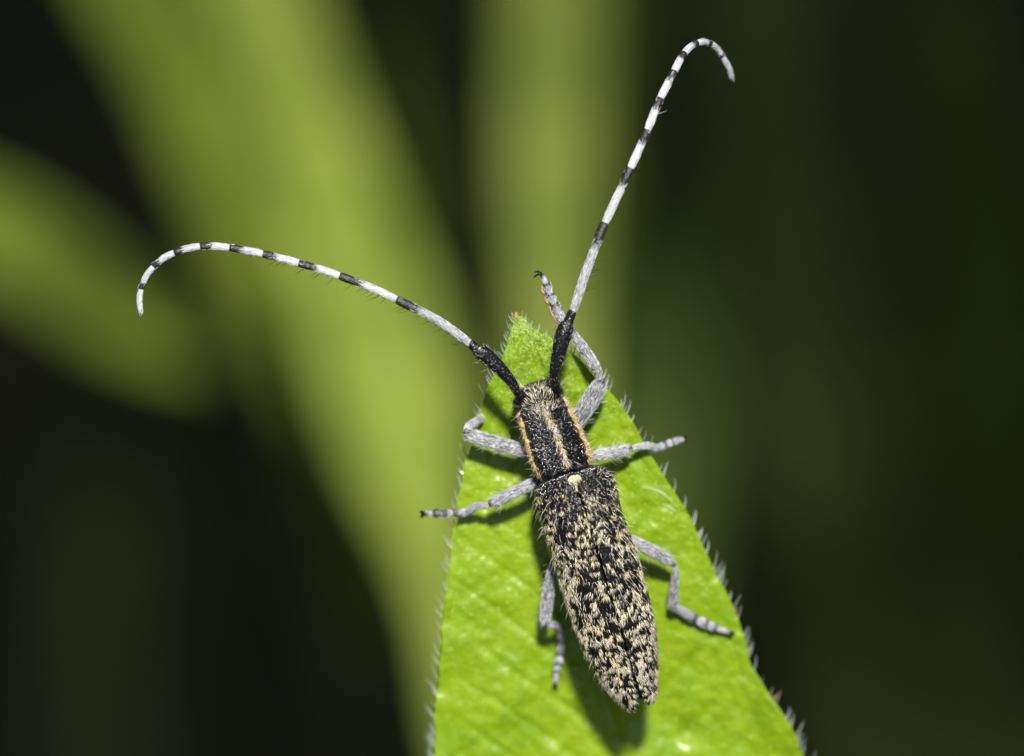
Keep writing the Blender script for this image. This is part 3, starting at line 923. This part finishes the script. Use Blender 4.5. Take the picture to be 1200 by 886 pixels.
# ---- antennae
ANT = {
    'l': dict(scape=[(610, 464, -.06, 11), (606, 459, -.04, 11), (598, 446, -.01, 13.5), (584, 430, .015, 17.5), (571, 418, .03, 19.5), (562, 411, .04, 18), (557, 407.5, .045, 12)],
              pedicel=[(558, 408, .045, 10), (554, 404.5, .048, 11), (551.5, 402.5, .05, 10)],
              joints=[(553, 404), (467, 352), (400, 324), (352, 309), (310, 298), (271, 290.5), (236.5, 288.5), (206, 295.5), (181, 311), (165.5, 337), (165.5, 368)],
              mids={0: (512, 375), 1: (434, 337), 9: (163.5, 352)},
              w=[.05, .06, .06, .05, .05, .04, .03, .02, .0, -.02, -.04],
              width=[10.8, 9.8, 9.4, 9.2, 9.0, 8.8, 8.4, 8.0, 7.2, 6.6],
              black=[.255, .385, .42, .36, .40, .38, .36, .30, .24, .16], sock=(611, 466), under=-1),
    'r': dict(scape=[(649, 452, -.06, 11), (649, 446, -.04, 11), (650, 434, -.01, 13), (655, 412, .015, 18), (659, 396, .03, 20.5), (663, 384, .04, 19.5), (666, 377, .045, 14)],
              pedicel=[(666, 378, .045, 10), (669, 370, .048, 11.5), (670.5, 366, .05, 10.5)],
              joints=[(671, 366), (708, 263.5), (738, 199), (758, 154), (773, 116.6), (789.5, 85), (801, 63.4), (815.7, 50.8), (832, 50.8), (846, 65), (858.5, 94)],
              mids={0: (689, 312), 1: (723, 231), 9: (854, 79)},
              w=[.05, .07, .08, .07, .05, .02, -.03, -.10, -.18, -.25, -.32],
              width=[11.2, 10.0, 9.6, 9.4, 9.2, 9.0, 8.4, 8.0, 7.4, 6.8],
              black=[.255, .33, .36, .36, .36, .33, .30, .24, .16, .16], sock=(650, 454), under=1),
}


def limb_mesh(name, rows, mat, parent, n=26, colfn=None, seg=16, rn=1.0):
    r = resample(rows, n)
    c = W(r[:, 0], r[:, 1], r[:, 2])
    rad = r[:, 3]/600*.95
    v, f, nr, sg = tube(c, rad, rad*rn, seg=seg)
    col = None
    if colfn is not None:
        t = np.clip((np.arange(nr)-4)/(n-1), 0, 1)
        col = np.repeat(colfn(t), sg, 0)
    return mesh(name, v, f, mat, parent, base=c[0], colors=col), r


def pile(rows, n, lnpx, radpx, colfn, parent, name='hair_coat', lift=(.05, .3), trange=(0, 1), dens=None, jit=.12):
    """hairs lying along a limb"""
    k = 60
    r = resample(rows, k); c = W(r[:, 0], r[:, 1], r[:, 2]); t_, s_, n_ = frames(c)
    t = RNG.uniform(*trange, n)
    if dens is not None: t = t[RNG.random(n) < dens(t)]
    m = len(t)
    idx = t*(k-1); i0 = np.clip(idx.astype(int), 0, k-2); fr = (idx-i0)[:, None]
    L = lambda z: z[i0]*(1-fr)+z[i0+1]*fr
    cc, tt, ss, nn = L(c), unit(L(t_)), unit(L(s_)), unit(L(n_))
    rad = (L(r[:, 3:4])/600)*.95
    ph = RNG.uniform(-.5, math.pi+.5, m)[:, None]
    rd = np.cos(ph)*ss + np.sin(ph)*nn
    p = cc + rd*rad*.985
    d = unit(tt + rd*RNG.uniform(*lift, (m, 1)) + RNG.normal(0, jit, (m, 3)))
    v, f, kk = hairs(p, d, RNG.uniform(*lnpx, m)/300, RNG.uniform(*radpx, m)/300)
    return dict(v=v, f=f, k=kk, col=np.repeat(colfn(t, m), kk, 0))


def join_piles(ps, name, parent, mat=None):
    V, F3, C, off = [], [], [], 0
    for q in ps:
        V.append(q['v']); C.append(q['col']); F3.append(q['f'][0]+off); off += len(q['v'])
    return mesh(name, np.vstack(V), [np.vstack(F3)], mat or M_HAIR, parent, colors=np.vstack(C), kind='stuff')


WHITE = np.array([.42, .42, .44]); DARK = np.array([.010, .009, .009])
for key in ('l', 'r'):
    A = ANT[key]
    sx, sy = A['sock']
    root = node('antenna', W(sx, sy, -.08), beetle)
    root['label'] = 'long antenna swept out sideways, tip hooked down' if key == 'l' else 'long antenna held upright, tip hooked over'
    sv = [(sx+1.5*(1 if key == 'l' else 0), sy+5, -.10, 15), (sx, sy, -.075, 16), (sx-(2 if key == 'l' else -.3), sy-4, -.05, 13)]
    limb_mesh('socket', sv, M_GLOSS, root, n=10)
    limb_mesh('scape', A['scape'], M_SCAPE, root, n=40, seg=22)
    limb_mesh('pedicel', A['pedicel'], M_SCAPE, root, n=12)
    piles = [pile(A['scape'], 120, (2, 4), (.2, .28), lambda t, m: np.array([.6, .58, .55])*RNG.uniform(.4, 1, (m, 1)), root, jit=.25, lift=(.05, .5))]
    J = A['joints']; wv = A['w']
    setae = [[], [], [], []]
    for i in range(10):
        (x0, y0), (x1, y1) = J[i], J[i+1]
        wd = A['width'][i]; wd2 = A['width'][min(i+1, 9)]
        if i in A['mids']: mid = A['mids'][i]
        else:
            # bow each article a little along the curve of its neighbours
            p = np.array(J, float); tan = (p[min(i+2, 10)]-p[max(i-1, 0)])
            mid = ((x0+x1)/2, (y0+y1)/2)
            if i > 0 and i < 9:
                ex = 9/8*(p[i]+p[i+1])/2 - 1/8*(p[i-1]+p[i+2])/2
                mid = tuple(ex)
        path = [(x0, y0, wv[i]), (*mid, (wv[i]+wv[i+1])/2), (x1, y1, wv[i+1])]
        rr = resample(path, 9)
        prof = np.array([.78, .93, .97, .94, .92, .92, .95, 1.08, 1.02]) if i < 9 else np.array([.78, .93, .97, .95, .92, .87, .8, .62, .30])
        rows = [(*rr[k], wd*prof[k]*(1 if k < 5 else 1-(1-wd2/wd)*.3)) for k in range(9)]
        fb = 1-A['black'][i]
        wcol = np.array([.16, .16, .17]) if i == 0 else (np.array([.34, .34, .36]) if i == 1 else WHITE)

        def cf(t, fb=fb, wcol=wcol):
            m = smoothstep(fb-.05, fb+.05, t)[:, None]
            return wcol*(1-m)+DARK*m
        limb_mesh('antenna_segment', rows, M_LIMB, root, n=34, colfn=cf)
        dens = lambda t, fb=fb: np.where(t < fb-.04, 1, np.where(t < fb+.07, .35, .025))
        piles.append(pile(rows, int((430 if i == 0 else 600)*math.hypot(x1-x0, y1-y0)/60), (4, 7), (.30, .45),
                          lambda t, m: np.array([.50, .50, .52])*RNG.uniform(.6, 1.1, (m, 1)), root, dens=dens, lift=(.0, .09), jit=.05))
        # long dark bristles under the basal articles
        if i < 5:
            ns = [11, 8, 5, 3, 2][i] if key == 'l' else [8, 6, 4, 2, 2][i]
            r9 = resample(rows, 40)
            for _ in range(ns):
                k = RNG.integers(3, 38)
                x, y, w_, d_ = r9[k]
                tx, ty = r9[k+1][:2]-r9[k-1][:2]; L = math.hypot(tx, ty); tx, ty = tx/L, ty/L
                ox, oy = (ty, -tx) if key == 'r' else (ty, -tx)
                if key == 'l' and oy < 0: ox, oy = -ox, -oy
                if key == 'r' and ox < 0: ox, oy = -ox, -oy
                d2 = np.array([ox*.8+tx*.45, oy*.8+ty*.45])+RNG.normal(0, .12, 2)
                setae[0].append(W(x+ox*d_*.42, y+oy*d_*.42, w_))
                setae[1].append(d2[0]*RIGHT-d2[1]*UP+RNG.normal(0, .25)*FWD)
                setae[2].append(RNG.uniform(10, 20)/300*[1, .95, .8, .6, .5][i])
                setae[3].append((tx*RIGHT-ty*UP)*.012)
    join_piles(piles, 'hair_coat', root)
    v, f, k = hairs(np.array(setae[0]), unit(np.array(setae[1])), np.array(setae[2]), .42/300, bend=np.array(setae[3]))
    mesh('bristle', v, f, M_HAIR, root, colors=np.array([.015, .015, .012]), kind='stuff')
    # short bristles round the scape
    rs = resample(A['scape'], 40); m = 34
    ki = RNG.integers(4, 39, m); ph = RNG.uniform(0, 2*math.pi, m)
    c = W(rs[:, 0], rs[:, 1], rs[:, 2]); t_, s_, n_ = frames(c)
    rd = np.cos(ph)[:, None]*s_[ki]+np.sin(ph)[:, None]*n_[ki]
    v, f, k = hairs(c[ki]+rd*(rs[ki, 3:4]/600), unit(rd+t_[ki]*.5+RNG.normal(0, .2, (m, 3))), RNG.uniform(6, 14, m)/300, .2/300, bend=t_[ki]*.01)
    mesh('scape_bristle', v, f, M_HAIR, root, colors=np.repeat(np.where((RNG.random(m) < .5)[:, None], np.array([[.3, .3, .27]]), np.array([[.012, .012, .01]])), k, 0), kind='stuff')


# ---- legs
def lw(x, y, up):
    return float(leaf_w(np.array(float(x)), np.array(float(y)))) + up


LEGS = [
    dict(label='front leg stretched forward past the leaf tip', femur=[(664, 508, -.24, 16), (676, 493, -.21, 20), (690, 473, -.19, 23), (699, 458, -.17, 21), (704, 449.5, -.16, 14), (706, 446, -.16, 8)],
         tibia=[(705.5, 446, -.16, 6), (698.5, 431, -.16, 12), (686, 412, -.165, 13.5), (673, 395, -.17, 13), (661, 381, -.17, 12.5)],
         tarsus=[(662, 382, -.17, 10), (650, 357, -.17, 12), (645, 345.5, -.17, 11.5), (640.5, 334, -.17, 11.5), (636, 323.5, -.17, 6.5)], claw=[(636, 323.5, -.17, 6), (631.5, 320, -.165, 4.5), (626.5, 322, -.17, 3)]),
    dict(label='front leg bent back against the leaf margin', femur=[(622, 532, -.26, 15), (611, 528, -.24, 17), (590, 522, -.23, 17.5), (565, 514.5, -.22, 17), (552, 510.5, -.22, 15.5), (547, 509, -.225, 11)],
         tibia=[(546.5, 506, -.23, 8), (549.5, 500, -.25, 9.5), (556, 495.5, -.28, 10.5), (562, 492, -.32, 10)],
         tarsus=[(562, 492, -.32, 9), (564, 486, -.36, 9), (565.5, 481, -.385, 8.5), (567, 476, -.40, 8.5), (569, 469, -.40, 5)], claw=[(569, 469, -.40, 4.5), (570.5, 466, -.40, 3.5), (571.5, 463.5, -.405, 2)]),
    dict(label='middle leg reaching over the margin, dark banded foot in the air', femur=[(634, 561, -.26, 12), (622, 567, -.22, 13), (600, 578.5, -.23, 14), (585, 586, -.25, 14.5), (577.5, 589.5, -.26, 12.5)],
         tibia=[(574.5, 591, -.265, 5.5), (568, 592.5, -.28, 7), (560, 593, -.30, 9), (551, 597.5, -.33, 10)],
         tarsus=[(551, 599, -.34, 9), (531, 601.5, -.34, 11), (520, 602, -.33, 11.5), (509, 601.5, -.33, 12), (498.5, 602, -.33, 6.5)], claw=[(499, 602, -.33, 8), (495.5, 602, -.335, 7), (493.5, 603, -.35, 5)], banded=True),
    dict(label='middle leg reaching straight out over the far margin', femur=[(684, 540, -.26, 12), (693, 536, -.22, 13), (712, 531.5, -.23, 14), (729, 528.5, -.25, 13.5), (737, 526.5, -.26, 11.5)],
         tibia=[(739.5, 526, -.265, 5.5), (748, 523.5, -.28, 7.5), (759, 522.5, -.30, 9.5), (768, 525, -.33, 10)],
         tarsus=[(768.5, 526, -.33, 8.5), (780, 521.5, -.36, 10), (787.5, 518.5, -.38, 9.5), (794, 516.5, -.40, 9), (801, 514.5, -.42, 5.5)], claw=[(800.5, 514.5, -.42, 6), (803, 514, -.425, 4.5), (804.5, 515, -.44, 3)]),
    dict(label='hind leg bent in a zigzag beside the wing case', femur=[(728, 628, -.28, 12), (741, 634, -.27, 14), (760, 643.5, -.29, 15.5), (777, 653, -.32, 14.5), (787, 659.5, -.34, 10)],
         tibia=[(790, 661.5, -.345, 5.5), (792, 670, -.36, 7.5), (790, 690, -.40, 11.5), (788.5, 711, -.45, 13)],
         tarsus=[(789, 710, lw(789, 710, .055), 9.5), (815, 725.5, lw(815, 725, .045), 13), (828, 731.5, lw(828, 731, .045), 12.5), (838.5, 735.5, lw(838, 735, .04), 11.5), (855, 741.5, lw(855, 741, .04), 7)],
         claw=[(854, 741, lw(854, 741, .04), 7), (857.5, 742.5, lw(857, 742, .035), 5.5), (859.5, 744, lw(859, 744, .02), 3)]),
    dict(label='hind leg folded under the wing case edge', femur=[(652, 655, -.30, 11), (648, 668, -.28, 13), (643.5, 690, -.30, 15), (640, 715, -.34, 14.5), (638.5, 730, -.36, 11)],
         tibia=[(639.5, 733, -.37, 7), (646, 733, -.39, 9), (654, 735.5, -.43, 11), (658.5, 746, -.48, 11)],
         tarsus=[(659, 748, lw(659, 748, .05), 9), (656.5, 768, lw(656, 768, .045), 10.5), (654, 778, lw(654, 778, .045), 10.5), (652.5, 787, lw(652, 787, .04), 9.5), (651, 801, lw(651, 801, .04), 6)],
         claw=[(651, 800, lw(651, 800, .04), 6.5), (650.5, 803.5, lw(650, 803, .035), 5), (650.5, 806, lw(650, 806, .02), 3)]),
]
GREY = np.array([.065, .065, .07])
NLEG = Noise2(77)
for L in LEGS:
    x, y, w_, _ = L['femur'][0]
    root = node('leg', W(x, y, w_), beetle)
    root['label'] = L['label']
    kcol = lambda t: GREY*(1-smoothstep(.93, .98, t)[:, None]) + DARK*smoothstep(.93, .98, t)[:, None]
    tcol = lambda t: np.repeat(GREY[None], len(t), 0)
    limb_mesh('femur', L['femur'], M_LIMB, root, n=30, colfn=kcol)
    limb_mesh('tibia', L['tibia'], M_LIMB, root, n=26, colfn=tcol)
    hc = lambda t, m: np.array([.58, .58, .595])*RNG.uniform(.3, 1.15, (m, 1))
    piles = [pile(L['femur'], 2300, (4, 7.5), (.20, .32), hc, root, dens=lambda t: np.where(t > .945, .22, .5+.5*NLEG(t*14+3, t*0+x/9)), lift=(0, .10), jit=.08),
             pile(L['tibia'], 1500, (3.5, 6), (.20, .32), hc, root, dens=lambda t: np.where(t < .03, .3, .5+.5*NLEG(t*11+40, t*0+x/7)), lift=(0, .12), jit=.08)]
    T = L['tarsus']
    bd = L.get('banded')
    for i in range(4):
        p, q = np.array(T[i], float), np.array(T[i+1], float)
        w0 = (4.5 if i else 6.5); w1 = q[3]
        if i == 3: rows = [(*p[:3], 4), (*(p*.5+q*.5)[:3], 5), (*q[:3], 6.5)]
        else: rows = [(*p[:3], w1*.5), (*(p*.6+q*.4)[:3], w1*.85), (*(p*.15+q*.85)[:3], w1), (*q[:3], w1*.8)]

        def sc(t, i=i):
            m = (smoothstep(.80, .92, t) if not bd else np.maximum(smoothstep(.62, .74, t), (i == 2)*.9))[:, None]
            m0 = (1-smoothstep(.0, .12, t))[:, None]*.6
            m = np.maximum(m*.85, m0)
            return np.array([.15, .15, .16])*(1-m)+DARK*m
        limb_mesh('tarsal_segment', rows, M_LIMB, root, n=18, colfn=sc, rn=.7)
        piles.append(pile(rows, 300 if not (bd and i == 2) else 40, (2.5, 4.5), (.28, .40), hc, root, dens=lambda t, bd=bd: np.where(t > (.42 if bd else .58), .03, .8), lift=(0, .3)))
    # two hooked claws
    cl = L['claw']
    dx, dy = cl[-1][0]-cl[0][0], cl[-1][1]-cl[0][1]; ll = math.hypot(dx, dy)+1e-6
    for s in (-1, 1):
        rows = [(cx - s*dy/ll*1.5*k, cy + s*dx/ll*1.5*k, cw, cd*.62) for k, (cx, cy, cw, cd) in enumerate(cl)]
        limb_mesh('claw', rows, M_GLOSS, root, n=12, seg=10)
    if 'tip' in L['label']:
        # pale brown sole fringe of the outstretched foot
        for i in range(3):
            p, q = np.array(T[i], float), np.array(T[i+1], float)
            o = np.array([-6.0, 1.9])
            rows = [(p[0]+o[0]*.6, p[1]+o[1], p[2]-.02, 2), ((p[0]+q[0])/2+o[0], (p[1]+q[1])/2+o[1], p[2]-.01, 6.5), (q[0]+o[0]*1.05, q[1]+o[1], q[2]-.02, 3)]
            limb_mesh('sole_pad', rows, M_LIMB, root, n=12, colfn=lambda t: np.repeat(np.array([[.24, .16, .09]]), len(t), 0), rn=.8)
    join_piles(piles, 'hair_coat', root)
    # a few long pale bristles
    rf = resample(L['femur'], 30); c = W(rf[:, 0], rf[:, 1], rf[:, 2]); t_, s_, n_ = frames(c)
    m = 40; ki = RNG.integers(3, 29, m); ph = RNG.uniform(0, 2*math.pi, m)
    rd = np.cos(ph)[:, None]*s_[ki]+np.sin(ph)[:, None]*n_[ki]
    v, f, k = hairs(c[ki]+rd*(rf[ki, 3:4]/600), unit(rd+t_[ki]*.6), RNG.uniform(6, 12, m)/300, .2/300, bend=t_[ki]*.008)
    mesh('bristle', v, f, M_SETA, root, colors=np.array([.6, .6, .58]), kind='stuff')
